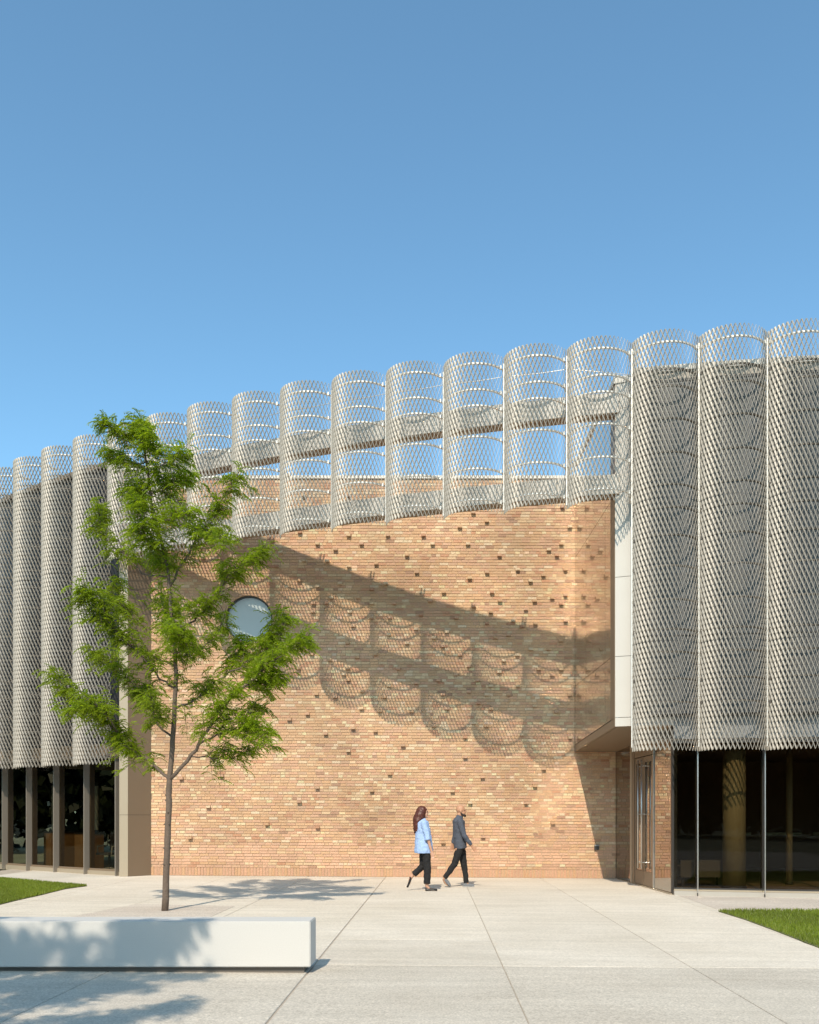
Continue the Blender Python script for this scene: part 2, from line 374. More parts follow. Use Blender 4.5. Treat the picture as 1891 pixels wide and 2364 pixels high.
for c in range(ncourse):
    z0 = Z0 + c*CH + .006; x = WX0 - random.random()*.2
    one = 2 <= c < 8
    hp = .10 if random.random() < .6 else .3
    while x < WX1:
        if not one and random.random() < hp*.55: run = [(.09+.02*random.random()) for _ in range(random.choice((2,3,4)))]
        elif not one and random.random() < .16: run = [.12+.04*random.random()]
        else: run = [.205]
        for L in run:
            x0, x1 = max(x, WX0+.004), min(x+L, WX1-.002); x += L+.0125
            if x1-x0 < .03: continue
            yf = WY + random.uniform(-.005,.004); zz = g((x0+x1)/2)*max(0,1-z0/9) + random.uniform(-.0015,.0015)
            if one and x1-x0 > .2 and len(single) < 300 and abs((x0+x1)/2+.9) < 6.2:
                single.append(((x0+x1)/2, yf, z0+BH/2+zz)); continue
            col = bcol(x0, z0)
            if x1-x0 < .16 and random.random() < .28: col = tuple(c*random.uniform(.95,1.1) for c in (.62,.465,.30))
            dzc = max(abs(z0-WC.z), abs(z0+BH-WC.z)); near = abs((x0+x1)/2-WC.x) < WR+.35 and abs(z0-WC.z) < WR+.1
            if near:
                for q in range(4):
                    a, b = z0+BH*q/4, z0+BH*(q+1)/4; h = WR**2-((a+b)/2-WC.z)**2
                    segs = [(x0,x1)]
                    if h > 0:
                        hw = math.sqrt(h); segs = [(x0,min(x1,WC.x-hw)),(max(x0,WC.x+hw),x1)]
                    for s0, s1 in segs:
                        if s1-s0 > .004: fld.box(s0,s1,yf,WY+.016,a,b,col,back=False)
            else:
                fld.box(x0, x1, yf, WY+.016, z0+zz, z0+BH+zz, col, back=False)
for p in single: put('brick', random.choice(shared), wall, p)
fld.build('brick_field', M['brick'], wall, kind='stuff')
# soldier course at the foot of the wall
sold = []
for k in range(14):
    m = MB(); c = bcol(0,.0); c = (c[0]*.93,c[1]*.90,c[2]*.90); m.box(-.031,.031,0,.02,-.098,.098,c,back=False); sold.append(m.mesh('soldier_brick', M['brick']))
x = WX0+.035
while x < WX1-.03:
    put('soldier_brick', random.choice(sold), wall, (x, WY+random.uniform(-.004,.004), g(x)+.105)); x += .0765
# bricks that stick out, read off the photograph
A = [(395,18),(484,37),(614,14),(967,20),(1143,14),(1545,40),(1607,13),(213,55),(840,74),(1300,73),(1585,66),(328,103),(443,95),(190,126),(552,128),(687,115),(889,149),(1238,157),(1390,135),(1518,162),(1628,138),(1152,184),(1454,190),(303,199),(397,229),(508,205),(735,213),(665,239),(465,275),(597,287),(1023,250),(1263,254),(957,289),(1562,276),(1629,265),(1607,307),(1475,302),(1302,302),(375,303),(440,314),(665,304),(776,308),(1172,324),(1431,331),(1257,356),(555,347),(374,358),(663,379),(754,378),(910,368),(1087,376),(1368,390),(1478,404),(1629,392),(1238,411),(572,427),(885,440),(1038,446),(1412,426),(750,467),(974,473),(1280,478),(1345,471),(1605,492),(545,509),(840,514),(1018,515),(1455,536),(1543,530),(1104,557),(683,559),(1388,565),(365,561),(457,589),(593,577),(1322,592),(300,635),(547,635),(525,661),(797,630),(1148,620),(1299,654),(1495,641),(1607,628),(1562,668),(549,695),(1084,664),(996,685),(1190,693),(617,742),(885,711),(750,726),(391,755),(1256,725),(1390,726),(1018,758),(1148,747),(1236,763),(1345,758),(1650,760),(165,778),(483,778),(728,782),(1195,806),(1475,813),(1258,833),(1040,831),(614,831),(121,852),(345,854),(705,846),(863,849),(1584,844),(1171,908),(972,915),(1236,922),(255,883),(436,955),(572,933),(683,944),(1130,970),(1412,955),(549,1044),(820,1021),(1130,1071),(1652,970),(754,1161),(1216,1168),(1520,1131),(1476,1216),(394,1230),(665,1243),(1066,1240)]
PB = [(550+x*.4638, 1250+y*.4638) for x,y in A] + [(627,1611.6),(606,1645),(669,1659),(512.5,1795),(419,1801.5),(482,1863),(691,1852),(617,1903),(439.5,1935),(1085,1852),(1115,1930),(1023,1945),(733.5,1910),(1214.5,1853),(1276,1895),(1367,1826),(1092.5,1181),(1123.7,1205.7),(1061.6,1217.9),(805,1235),(895.6,1239),(977.6,1234),(692.8,1233),(629,1250),(544,1258),(640,1309),(1298,1169),(1315,1217),(581,1137),(701.7,1147.7),(804,1141.6),(470,1290),(455,1500),(440,1620),(560,1560),(665,1098)]
prot = []
for k in range(10):
    m = MB(); c = bcol(0,5)
    m.box(-.0505,.0505,0,.10,-.029,.029,c,back=False); prot.append(m.mesh('projecting_brick', M['brick']))
for px, py in PB:
    p = P(px, py, WY); c = round((p.z - Z0 - .006 - BH/2)/CH); z = Z0+c*CH+.006+BH/2
    if abs(p.x-WC.x) < WR+.12 and abs(z-WC.z) < WR+.08: continue
    put('projecting_brick', random.choice(prot), wall, (p.x, WY-.078+random.uniform(-.006,.006), z + g(p.x)*max(0,1-z/9)))
# round window
rw = thing('round_window', 'round window of pale grey glass set into the brick wall behind the tree', 'window', (WC.x, WY+.1, WC.z))
def ring(r0, r1, y0, y1, n=64):
    m = MB(); v = []
    for k in range(n):
        a = 2*math.pi*k/n; c, s = math.cos(a), math.sin(a)
        v += [(r0*c,y0,r0*s),(r1*c,y0,r1*s),(r1*c,y1,r1*s),(r0*c,y1,r0*s)]
    f = []
    for k in range(n):
        a, b = 4*k, 4*((k+1)%n)
        for j in range(4): f.append((a+j, b+j, b+(j+1)%4, a+(j+1)%4))
    return m.add(v, f)
def disc(r, y, n=64):
    m = MB(); return m.add([(r*math.cos(2*math.pi*k/n), y, r*math.sin(2*math.pi*k/n)) for k in range(n)], [tuple(range(n))])
ring(WR-.042, WR-.001, -.03, .04).build('window_frame', M['dark'], rw)
disc(WR-.04, .0).build('window_pane', M['glass_round'], rw)
disc(WR+.06, .1).build('window_blind', M['blind'], rw)
# junction box low on the wall
jb = thing('wall_socket_box', 'small dark box fixed low on the brick wall near the entrance', 'socket box', (3.975, WY-.01, .74))
MB().box(-.055,.055,-.05,.008,-.06,.06).build('casing', M['dark'], jb); MB().box(-.06,.06,-.075,-.0505,.03,.066).build('lid', M['spandrel'], jb)

# ---------------------------------------------------------------- metal corner pier
pier = thing('metal_pier', 'bronze metal clad corner pier between the dark windows and the brick wall', 'pier')
pa, pb_, pc = (-7.615,22.86), (-7.405,22.86), (-7.005,23.40)
zs = [0, 1.54, 3.02, 5.0, 7.0, 10.1]
for k in range(len(zs)-1):
    z0, z1 = zs[k]+.004+(g(-7.4) if k == 0 else 0), zs[k+1]-.004
    m = MB(); m.slab(pa, (pb_[0]-.003,pb_[1]), .012, z0, z1); m.build('front_panel', M['bronze_light'], pier)
    m = MB(); m.slab((pb_[0],pb_[1]+.003), pc, .012, z0, z1); m.build('return_panel', M['bronze'], pier)
MB().prism([(pa[0]+.01,pa[1]+.014),(pb_[0]-.006,pb_[1]+.014),(pc[0]-.012,pc[1]+.0),(pc[0]-.012,23.9),(pa[0]+.01,23.9)], g(-7.4)-.05, 10.09).build('core', M['dark'], pier)

# ---------------------------------------------------------------- glazed office front on one side
lf = thing('office_curtain_wall', 'dark office window front with grey fins beneath the tall mesh screens', 'window front')
gd = .36
for i in range(-2, 4):
    a, b = C(i, gd), C(i+1, gd); a2 = a.lerp(b, .018); b2 = a.lerp(b, .982)
    MB().slab(a2, b2, .012, g(a.x)+.15, 2.95).build('window_pane', M['glass_office'], lf)
    m = MB(); m.slab(C(i, gd-.06).lerp(C(i+1, gd-.06), .012), C(i,gd-.06).lerp(C(i+1,gd-.06), .988), .2, lambda x,y: g(x)-.03, lambda x,y: g(x)+.10); m.build('curb', M['bronze_light'], lf)
    m = MB(); m.slab(C(i, gd-.03).lerp(C(i+1, gd-.03), .02), C(i,gd-.03).lerp(C(i+1,gd-.03), .98), .07, lambda x,y: g(x)+.101, lambda x,y: g(x)+.15); m.build('sill', M['bronze'], lf)
    m = MB(); m.slab(C(i, gd-.01), C(i+1, gd-.01), .14, 2.951, 3.3); m.build('header', M['bronze'], lf)
    for z0, z1 in ((3.302,5.6),(5.604,7.9),(7.904,10.1)):
        m = MB(); m.slab(C(i, gd+.02).lerp(C(i+1,gd+.02),.006), C(i, gd+.02).lerp(C(i+1, gd+.02),.994), .05, z0, z1); m.build('cladding_panel', M['darkwall'], lf)
    m = MB(); m.slab(C(i, gd-.1), C(i+1, gd-.1), .5, 10.104, 10.22); m.build('coping', M['bronze'], lf)
for i in range(-1, 5):
    c = C(i, 0); a = ang(i); o = (math.sin(a), -math.cos(a)); t = (math.cos(a), math.sin(a))
    def q(dl, s): return (c.x-o[0]*dl+t[0]*s, c.y-o[1]*dl+t[1]*s)
    sh = -.08 if i == 4 else 0
    MB().prism([q(.20,sh-.014),q(.20,sh+.014),q(.355,sh+.014),q(.355,sh-.014)], g(c.x)-.01, 2.98).build('fin', M['fin'], lf)
    MB().prism([q(.376,sh-.03),q(.376,sh+.03),q(.50,sh+.03),q(.50,sh-.03)], g(c.x)+.1, 2.95).build('mullion', M['bronze'], lf)
rm = thing('office_room', 'dim office interior seen through the fin windows', 'room')
pts = [tuple(C(i, gd+.55)[:2]) for i in (-2,-1,0,1,2,3,4)]
bk = [(x+2.6, y+3.6) for x,y in pts]
MB().prism(pts+bk[::-1], -.04, .08).build('floor', M['interior_floor'], rm)
MB().prism(pts+bk[::-1], 3.02, 3.1).build('ceiling', M['interior'], rm)
for k in range(6): MB().slab(bk[k], bk[k+1], .1, .08, 3.02).build('back_wall', M['interior'], rm)
MB().slab((-7.5,23.7), bk[6], .1, .08, 3.02).build('side_wall', M['interior'], rm)
def at_px(px, d): return ((px-PX)*d/F, d)
cb = thing('wooden_cabinet', 'low wooden cabinet inside the second window from the pier', 'cabinet', (-10.62, 25.75, .08), R_(-35))
MB().box(-.0,.75,0,.5,.03,.98).build('carcass', M['wood'], cb); MB().box(-.02,.77,-.02,.51,.982,1.01).build('top', M['dark'], cb)
MB().box(.02,.36,-.02,-.002,.06,.95).build('door', M['wood'], cb); MB().box(.385,.73,-.02,-.002,.06,.95).build('door', M['wood'], cb)
cb2 = thing('wooden_cabinet', 'low wooden cabinet inside the window beside the office chair', 'cabinet', (-9.52, 25.05, .08), R_(-35))
MB().box(-.0,.55,0,.5,.03,.96).build('carcass', M['wood'], cb2); MB().box(-.02,.57,-.02,.51,.962,.99).build('top', M['dark'], cb2)
MB().box(.02,.53,-.02,-.002,.06,.93).build('door', M['wood'], cb2)
for nm, x, y, z0, z1, wd, lb in (('pin_board',-10.5,25.95,1.15,2.35,.55,'pale board on the office wall above the left wooden cabinet'),('pin_board',-9.4,25.35,1.15,2.3,.6,'pale board on the office wall above the right wooden cabinet')):
    t = thing(nm, lb, 'board', (x,y,0), R_(-35)); MB().box(0,wd,0,.03,z0,z1).build('panel', M['board'], t); MB().box(-.02,wd+.02,.031,.05,z0-.02,z1+.02).build('backing', M['dark'], t)
oc = thing('office_chair', 'pale framed office chair inside the window next to the pier', 'chair', (-8.33, 24.25, .08), R_(-30))
MB().box(-.24,.24,-.23,.23,.44,.50).build('seat', M['grey_fabric'], oc)
MB().box(-.23,.23,.21,.25,.55,1.0).build('backrest', M['dark'], oc)
MB().tube([(-.27,.2,.95),(-.28,.18,.68),(-.27,-.15,.66),(-.25,-.15,.46)], .018).build('arm', M['offwhite'], oc)
MB().tube([(.27,.2,.95),(.28,.18,.68),(.27,-.15,.66),(.25,-.15,.46)], .018).build('arm', M['offwhite'], oc)
MB().tube([(0,0,.44),(0,0,.1)], .03).build('stem', M['dark'], oc)
m = MB()
for k in range(5):
    a = 2*math.pi*k/5+.3; m.tube([(0,0,.11),(.29*math.cos(a),.29*math.sin(a),.05)], [.025,.016], 6); m.tube([(.29*math.cos(a)-.012,.29*math.sin(a),.025),(.29*math.cos(a)+.012,.29*math.sin(a),.025)], .025, 8)
m.build('base', M['offwhite'], oc)

# ---------------------------------------------------------------- glazed lobby front on the other side
rf = thing('lobby_curtain_wall', 'dark glass lobby front with thin steel fins under the tall mesh screens', 'window front')
IC = 14.65
seg = [IC, 15, 16, 17, 18, 19]
for k in range(len(seg)-1):
    i0, i1 = seg[k], seg[k+1]; a, b = C(i0, gd), C(i1, gd)
    MB().slab(a.lerp(b,.012), a.lerp(b,.988), .012, g(a.x)+.15, 2.93).build('window_pane', M['glass_front'], rf)
    m = MB(); m.slab(C(i0, gd-.12), C(i1, gd-.12), .24, lambda x,y: g(x)-.03, lambda x,y: g(x)+.085); m.build('curb', M['curb'], rf)
    m = MB(); m.slab(C(i0, gd-.05), C(i1, gd-.05), .07, lambda x,y: g(x)+.087, lambda x,y: g(x)+.12); m.build('sill', M['bronze_light'], rf)
    m = MB(); m.slab(C(i0, gd-.02).lerp(C(i1,gd-.02),.004), C(i0,gd-.02).lerp(C(i1,gd-.02),.996), .05, lambda x,y: g(x)+.122, lambda x,y: g(x)+.15); m.build('bottom_rail', M['dark'], rf)
    m = MB(); m.slab(a, b, .12, 2.932, 3.0); m.build('head_rail', M['dark'], rf)
    m = MB(); m.slab(a, b, .1, 3.003, 3.48); m.build('spandrel', M['spandrel'], rf)
for i in (15,16,17,18):
    c = C(i,0); a = ang(i); o = (math.sin(a), -math.cos(a)); t = (math.cos(a), math.sin(a))
    def q(dl, s): return (c.x-o[0]*dl+t[0]*s, c.y-o[1]*dl+t[1]*s)
    MB().prism([q(.17,-.009),q(.17,.009),q(.345,.009),q(.345,-.009)], g(c.x)+.06, 3.0).build('fin', M['steel'], rf)
    MB().prism([q(.19,-.007),q(.19,.007),q(.24,.007),q(.24,-.007)], g(c.x)-.02, g(c.x)+.058).build('fin_foot', M['dark'], rf)
    MB().prism([q(.374,-.03),q(.374,.03),q(.5,.03),q(.5,-.03)], g(c.x)+.1, 2.93).build('mullion', M['dark'], rf)
useg = [14, 15, 16, 17, 18, 19]; gu = .12
for k in range(5):
    i0, i1 = useg[k], useg[k+1]; a, b = C(i0, gu), C(i1, gu)
    for z0, z1 in ((3.486,4.98),(5.0,7.46),(7.48,9.88)):
        MB().slab(a.lerp(b,.008), a.lerp(b,.992), .012, z0, z1).build('upper_panel', M['wallpanel'], rf)
    for z0, z1 in ((4.981,4.999),(7.461,7.479),(9.881,9.93)):
        MB().slab(C(i0,gu-.012).lerp(C(i1,gu-.012),.002), C(i0,gu-.012).lerp(C(i1,gu-.012),.998), .06, z0, z1).build('transom', M['dark'], rf)
    MB().slab(C(i0,gu-.01), C(i1,gu-.01), .3, 9.932, 10.08).build('gutter', M['fin'], rf)
    MB().slab(C(i0,gu-.05), C(i1,gu-.05), .5, 10.083, 10.19).build('coping', M['white'], rf)
    MB().slab(C(i0,gd+.9), C(i1,gd+.9), .1, 3.1, 9.93).build('inner_wall', M['spandrel'], rf)
lb = thing('lobby_room', 'dark lobby interior behind the tall glass panes', 'room')
fl = [tuple(C(i, gd+.03)[:2]) for i in (IC,15,16,17,18,19)]
MB().prism(fl+[(12,27),(4.45,27)], -.1, .06).build('floor', M['interior_floor'], lb)
MB().prism([tuple(C(i, gd+.13)[:2]) for i in (IC+.05,15,16,17,18,19)]+[(12,27),(4.75,27)], 3.0, 3.06).build('ceiling', M['interior'], lb)
MB().slab((4.4,26.2),(12,26.2), .1, .06, 3.0).build('back_wall', M['interior'], lb)
MB().box(4.475,4.6,23.42,26.2,-.1,3.45).build('side_wall', M['interior'], lb)
MB().box(11.0,11.1,17.8,26.2,.06,3.0).build('side_wall', M['interior'], lb)
for (px, d, r, labl) in ((1695,18.88,.222,'thick ochre round column standing inside the lobby glass'),(1822,20.1,.068,'thin ochre round column further inside the lobby')):
    x = (px-PX)*d/F; m = thing('lobby_column', labl, 'column', (x,d,.06))
    MB().tube([(0,0,0.05),(0,0,2.93)], r, 28).build('shaft', M['column'], m, True); MB().tube([(0,0,0),(0,0,.049)], r+.02, 28).build('base', M['dark'], m, True)
sf = thing('lobby_sofa', 'low grey sofa just inside the lobby glass', 'sofa', (5.5, 19.7, .06))
MB().box(-.5,.48,-.35,.35,.2,.42).build('seat', M['grey_fabric'], sf); MB().box(-.5,.48,-.37,-.352,.2,.55).build('backrest', M['grey_fabric'], sf)
for sx in (-.45,.42):
    for sy in (-.3,.28): MB().box(sx,sx+.04,sy,sy+.04,0,.199).build('leg', M['dark'], sf)
ra = thing('lobby_rail', 'pale horizontal strip on the dark lobby back wall', 'rail', (0,26.12,1.02))
for x0, x1 in ((8.2,8.7),(9.0,10.1),(10.4,10.9)): MB().box(x0,x1,0,.03,-.04,.04).build('strip', M['strip'], ra)

# ---------------------------------------------------------------- projecting glass bay and entrance under it
bay = thing('glass_bay', 'projecting upper bay with mirror glass side and pale front panels over the entrance', 'bay')
BF, BB = Vector((3.56,18.79)), Vector((3.44,23.385))
def bs(d): return BF.lerp(BB, (d-BF.y)/(BB.y-BF.y))
def zs_(d): return 3.28+(3.09-3.28)*(d-BF.y)/(BB.y-BF.y)
ds = [19.19, 19.75, 21.9, 23.385]
for k in range(3):
    a, b = bs(ds[k]+.006), bs(ds[k+1]-.006)
    for z0, z1 in ((None,4.70),(4.712,7.86),(7.87,10.05)):
        m = MB(); n = Vector((1,.026)).normalized()*.02
        f0 = (lambda x,y: zs_(y)+.185) if z0 is None else z0
        m.prism([tuple(a),tuple(a+n),tuple(b+n),tuple(b)], f0, z1); m.build('side_pane', M['glass_side'], bay)
ds2 = [18.79, 19.75, 21.9, 23.385]
for k in range(3):
    a, b = bs(ds2[k]+(.003 if k else 0)), bs(ds2[k+1]-.003); n = Vector((.05,0)); o = Vector((-.008,0))
    m = MB(); m.prism([tuple(a+o),tuple(a+n),tuple(b+n),tuple(b+o)], lambda x,y: zs_(y)+.002, lambda x,y: zs_(y)+.162); m.build('fascia_panel', M['bronze'], bay)
a, b = bs(18.79), bs(19.184); m = MB(); m.prism([tuple(a+Vector((-.008,0))),tuple(a+Vector((.05,0))),tuple(b+Vector((.05,0))),tuple(b+Vector((-.008,0)))], zs_(19)+.172, 10.06); m.build('corner_frame', M['bronze'], bay)
e14, eC = C(14, gd), C(IC, gd)
sp = [tuple(BF+Vector((.06,.03))), (e14.x,e14.y+.03), (eC.x,eC.y+.02), (eC.x+.6,eC.y+.02), (5.1,23.385), tuple(BB+Vector((.055,0)))]
m = MB(); m.prism(sp, lambda x,y: zs_(y), lambda x,y: zs_(y)+.03); m.build('soffit', M['bronze'], bay)
zz = [(3.282,3.452),(3.462,4.66),(4.67,6.23),(6.24,7.9),(7.91,9.56),(9.57,10.06)]
for z0, z1 in zz:
    m = MB(); m.slab(tuple(BF+Vector((.001,-.012))), (e14.x-.004, e14.y-.012), .04, z0, z1); m.build('front_panel', M['white'], bay)
m = MB(); m.slab((e14.x,e14.y-.012),(eC.x,eC.y-.012), .01, 3.284, 3.452); m.build('lower_band', M['white'], bay)
m = MB(); m.prism([tuple(BF+Vector((-.03,-.03))),(e14.x,e14.y-.03),(4.6,19.0),(4.6,23.38),tuple(BB+Vector((-.03,0)))], 10.064, 10.19); m.build('coping', M['white'], bay)
m = MB(); m.box(4.5,4.6,19.2,23.38,3.25,10.06); m.build('inner_wall', M['interior'], bay)
m = MB(); m.box(3.66,4.49,19.0,23.37,4.60,4.72); m.build('inner_floor', M['interior'], bay)

en = thing('entrance', 'glass entrance with double doors and long steel pulls beneath the soffit', 'entrance')
E0, E1 = Vector((4.456,23.385)), Vector((4.655,18.63))
def es(d): return E0.lerp(E1, (E0.y-d)/(E0.y-E1.y))
nE = Vector((1,.042)).normalized()
def ewall(d0, d1, off, t, z0, z1, name, mt, par=en):
    a, b = es(d0), es(d1); m = MB()
    m.prism([tuple(a+nE*off),tuple(b+nE*off),tuple(b+nE*(off+t)),tuple(a+nE*(off+t))], z0, z1); return m.build(name, mt, par)
gz = lambda h: (lambda x,y: g(x)+h)
top = lambda x,y: zs_(y)-.004
ewall(23.37, 21.90, 0, .02, gz(.03), top, 'side_pane', M['glass_entry'])
ewall(19.92, 18.70, 0, .02, gz(.03), top, 'side_pane', M['glass_entry'])
ewall(21.88, 21.72, -.03, .09, gz(-.01), top, 'jamb', M['bronze_light'])
ewall(21.66, 21.50, -.03, .09, gz(-.01), top, 'jamb', M['bronze'])
ewall(19.98, 19.94, -.02, .06, gz(-.01), top, 'jamb', M['steel'])
ewall(21.49, 20.0, -.02, .07, 2.82, top, 'header', M['bronze'])
ewall(18.69, 18.60, -.012, .10, gz(-.01), 3.27, 'corner_post', M['dark'])
ewall(23.37, 18.6, -.05, .12, gz(-.03), gz(.02), 'threshold', M['bronze_light'])
for k, (d0, d1, hd) in enumerate(((21.48,20.76,20.9),(20.74,20.0,20.60))):
    rt = ewall(d0, d1, -.012, .05, gz(.03), gz(.34), 'door', M['bronze'])
    ewall(d0, d0-.10, -.012, .05, gz(.345), 2.80, 'stile', M['bronze'], rt); ewall(d1+.10, d1, -.012, .05, gz(.345), 2.80, 'stile', M['bronze'], rt)
    ewall(d0-.105, d1+.105, -.012, .05, 2.68, 2.80, 'top_rail', M['bronze'], rt)
    ewall(d0-.105, d1+.105, 0, .02, gz(.345), 2.675, 'glass', M['glass_entry'], rt)
    p = es(hd) - nE*.095
    MB().tube([(p.x,p.y,.36),(p.x,p.y,2.74)], .018, 10).build('pull_handle', M['steel'], rt, True)
    for z in (.5,1.55,2.6): MB().tube([(p.x,p.y,z),(p.x+.1,p.y+.004,z)], .011, 8).build('handle_stud', M['steel'], rt)


# ---------------------------------------------------------------- curved beams that carry the mesh
def beam(z0, z1, label):
    b = thing('curved_beam', label, 'beam', group='curved beams behind the mesh screens'); st = 3.95; en_ = 13.80
    n = 10; step = (en_-st)/n
    for k in range(n):
        i0, i1 = st+k*step+.004, st+(k+1)*step-.004; m = MB()
        m.slab(C(i0,.35), C(i1,.35), .02, z0, z1); m.build('fascia_panel', M['white'], b)
    m = MB()
    for k in range(n):
        i0, i1 = st+k*step, st+(k+1)*step
        p = [C(i0,.352),C(i1,.352),C(i1,.68),C(i0,.68)]
        m.prism([tuple(q[:2]) for q in p], z0-.012, z0-.002)
    m.build('soffit', M['bronze'], b)
    m = MB()
    for k in range(n):
        i0, i1 = st+k*step, st+(k+1)*step
        p = [C(i0,.375),C(i1,.375),C(i1,.67),C(i0,.67)]
        m.prism([tuple(q[:2]) for q in p], z0-.001, z1-.005)
    m.build('core', M['bronze'], b)
beam(9.48, 9.88, 'upper pale curved beam with brown underside behind the short mesh screens')
beam(7.88, 8.26, 'lower pale curved beam with brown underside just above the exposed brickwork')

# ---------------------------------------------------------------- expanded metal screens
SB = .42; half = PITCH/2-.012; AR = (half**2+SB**2)/(2*SB); AH = math.asin(half/AR)
NC = 19; SWD = 2*AR*AH/NC; LWD = .207; PHI = R_(46); RW, RT = .0275, .0045
def arc(u, dn=0.0):
    th = u/AR; r = AR+dn
    return np.stack([r*np.sin(th), -(r*np.cos(th)-(AR-SB))], -1), th
def mesh_panel(z0, z1, trim0=0.0):
    nz = 2*int(round((z1-z0)/LWD)); dz = (z1-z0)/nz
    js = np.arange(2*NC+1); ks = np.arange(nz+1)
    J, K = np.meshgrid(js, ks, indexing='ij')
    u = -AR*AH + J*SWD/2 + np.where((J+K)%2==0, 1, -1)*SWD/4*.93
    u = np.clip(u, -AR*AH-.004, AR*AH+.004)
    (xy, th) = arc(u)
    t = np.stack([np.cos(th), np.sin(th)], -1); n = np.stack([np.sin(th), -np.cos(th)], -1)
    wd = math.cos(PHI)*t - math.sin(PHI)*n; tn = math.sin(PHI)*t + math.cos(PHI)*n
    wseg = RW*np.ones_like(u)[...,None]
    vs = []; WZ = .55; kn = 1/math.sqrt(1+WZ*WZ)
    for sw, stn in ((-1,-1),(1,-1),(1,1),(-1,1)):
        p = xy + wd*sw*RW/2 + tn*stn*RT/2
        vs.append(np.concatenate([p, (z0+K*dz+sw*RW/2*WZ)[...,None]], -1))
    V = np.stack(vs, 2).reshape(-1, 3); nj, nk = J.shape
    idx = lambda j, k, c: (j*nk+k)*4+c
    j, k = np.meshgrid(np.arange(nj), np.arange(nk-1), indexing='ij'); j, k = j.ravel(), k.ravel(); fs = []
    for c in range(4): fs.append(np.stack([idx(j,k,c), idx(j,k,(c+1)%4), idx(j,k+1,(c+1)%4), idx(j,k+1,c)], -1))
    jj = np.arange(nj)
    fs.append(np.stack([idx(jj,0,3),idx(jj,0,2),idx(jj,0,1),idx(jj,0,0)],-1)); fs.append(np.stack([idx(jj,nk-1,c) for c in range(4)],-1))
    Fq = np.concatenate(fs).astype(np.int32)
    me = bpy.data.meshes.new('mesh_panel'); me.vertices.add(len(V)); me.vertices.foreach_set('co', V.astype(np.float32).ravel())
    me.loops.add(Fq.size); me.loops.foreach_set('vertex_index', Fq.ravel())
    me.polygons.add(len(Fq)); me.polygons.foreach_set('loop_start', np.arange(0, Fq.size, 4, dtype=np.int32))
    me.materials.append(M['mesh']); me.update(calc_edges=True); me.validate(); me.polygons.foreach_set('use_smooth', [False]*len(me.polygons)); return me
def hoop_mesh(mt='hoop'):
    m = MB(); n = 22; r0, r1, h = AR-.062, AR-.026, .015; v = []
    for k in range(n+1):
        th = -AH*1.0 + 2*AH*k/n
        for r, z in ((r1,-h),(r1,h),(r0,h),(r0,-h)): v.append((r*math.sin(th), -(r*math.cos(th)-(AR-SB)), z))
    f = [(4*k+j, 4*k+(j+1)%4, 4*k+4+(j+1)%4, 4*k+4+j) for k in range(n) for j in range(4)] + [(3,2,1,0),(4*n,4*n+1,4*n+2,4*n+3)]
    m.add(v, f)
    for s in (-1, 1):
        m.tube([(s*(half-.03),-.02,0),(s*(half-.03),.30,0)], .016, 6); m.tube([(s*(half-.035),-.06,-.035),(s*(half-.035),-.06,.035)], .022, 8)
    return m.mesh('hoop', M[mt])
ZT, ZS1, ZS2, ZB = 10.65, 7.49, 4.80, 2.75
pan_short = mesh_panel(7.52, ZT); pan = [mesh_panel(ZS1+.004, ZT), mesh_panel(ZS2+.004, ZS1-.004), mesh_panel(ZB, ZS2-.004)]
hoop = hoop_mesh(); hoop_sh = hoop_mesh('hoop_shaded')
es_t = MB().box(-.011,.011,-.011,.011,ZB+.08,ZT-.13).mesh('edge_strip', M['hoop']); es_s = MB().box(-.011,.011,-.011,.011,7.60,ZT-.13).mesh('edge_strip', M['hoop'])
HZ = [10.43,9.92,9.60,8.99,8.36,7.75]; HZT = HZ+[7.32,6.8,6.22,5.59,5.03,4.60,4.1,3.66,2.95]
ordn = ['first','second','third','fourth','fifth','sixth','seventh','eighth','ninth','tenth']
for i in range(0, 17):
    tall = i < 4 or i >= 14
    if i < 4: lab = ('tall mesh screen over the office windows, farthest from the pier, cut off by the frame','tall mesh screen over the office windows, third from the metal pier','tall mesh screen over the office windows, second from the metal pier','tall mesh screen over the office windows, nearest the metal pier')[i]
    elif i >= 14: lab = ('tall mesh screen touching the glass bay and hanging over the entrance doors','tall mesh screen over the lobby glass, between two other tall screens','tall mesh screen cut off by the frame at the far end of the lobby glass')[i-14]
    else: lab = 'short see-through mesh screen above the brick wall, %s from the glass bay' % ordn[13-i]
    mid = (C(i)+C(i+1))/2; mid.z = 0
    t = thing('mesh_screen', lab, 'screen', mid, ang(i+.5), 'tall curved mesh screens' if tall else 'short curved mesh screens')
    for p in (pan if tall else [pan_short]): put('mesh_panel', p, t)
    for z in (HZT if tall else HZ): put('hoop', hoop_sh if tall and z < 10 else hoop, t, (0,0,z))  # tall screens: hoops below the top one have mesh shade painted in
    put('edge_strip', es_t if tall else es_s, t, (-PITCH/2+.0, .0, 0))
cb_ = MB(); cb_.tube([tuple(C(i,.2)+Vector((0,0,10.36-.02*math.sin(math.pi*(i%1))))) for i in np.arange(3.0,13.01,.25)]+[tuple(C(13.5,.22)+Vector((0,0,10.25))),tuple(C(14,.4)+Vector((0,0,10.21)))], .007, 5)
tag(cb_.build('roof_cable', M['cable']), 'thin steel cable strung along the backs of the short mesh screens', 'cable')
MB().prism([(-7.6,23.95),(12,27.1),(12,40),(-18,40),(-16,29)], -.2, 9.4).build('hidden_block', M['darkwall'], rf) if False else None

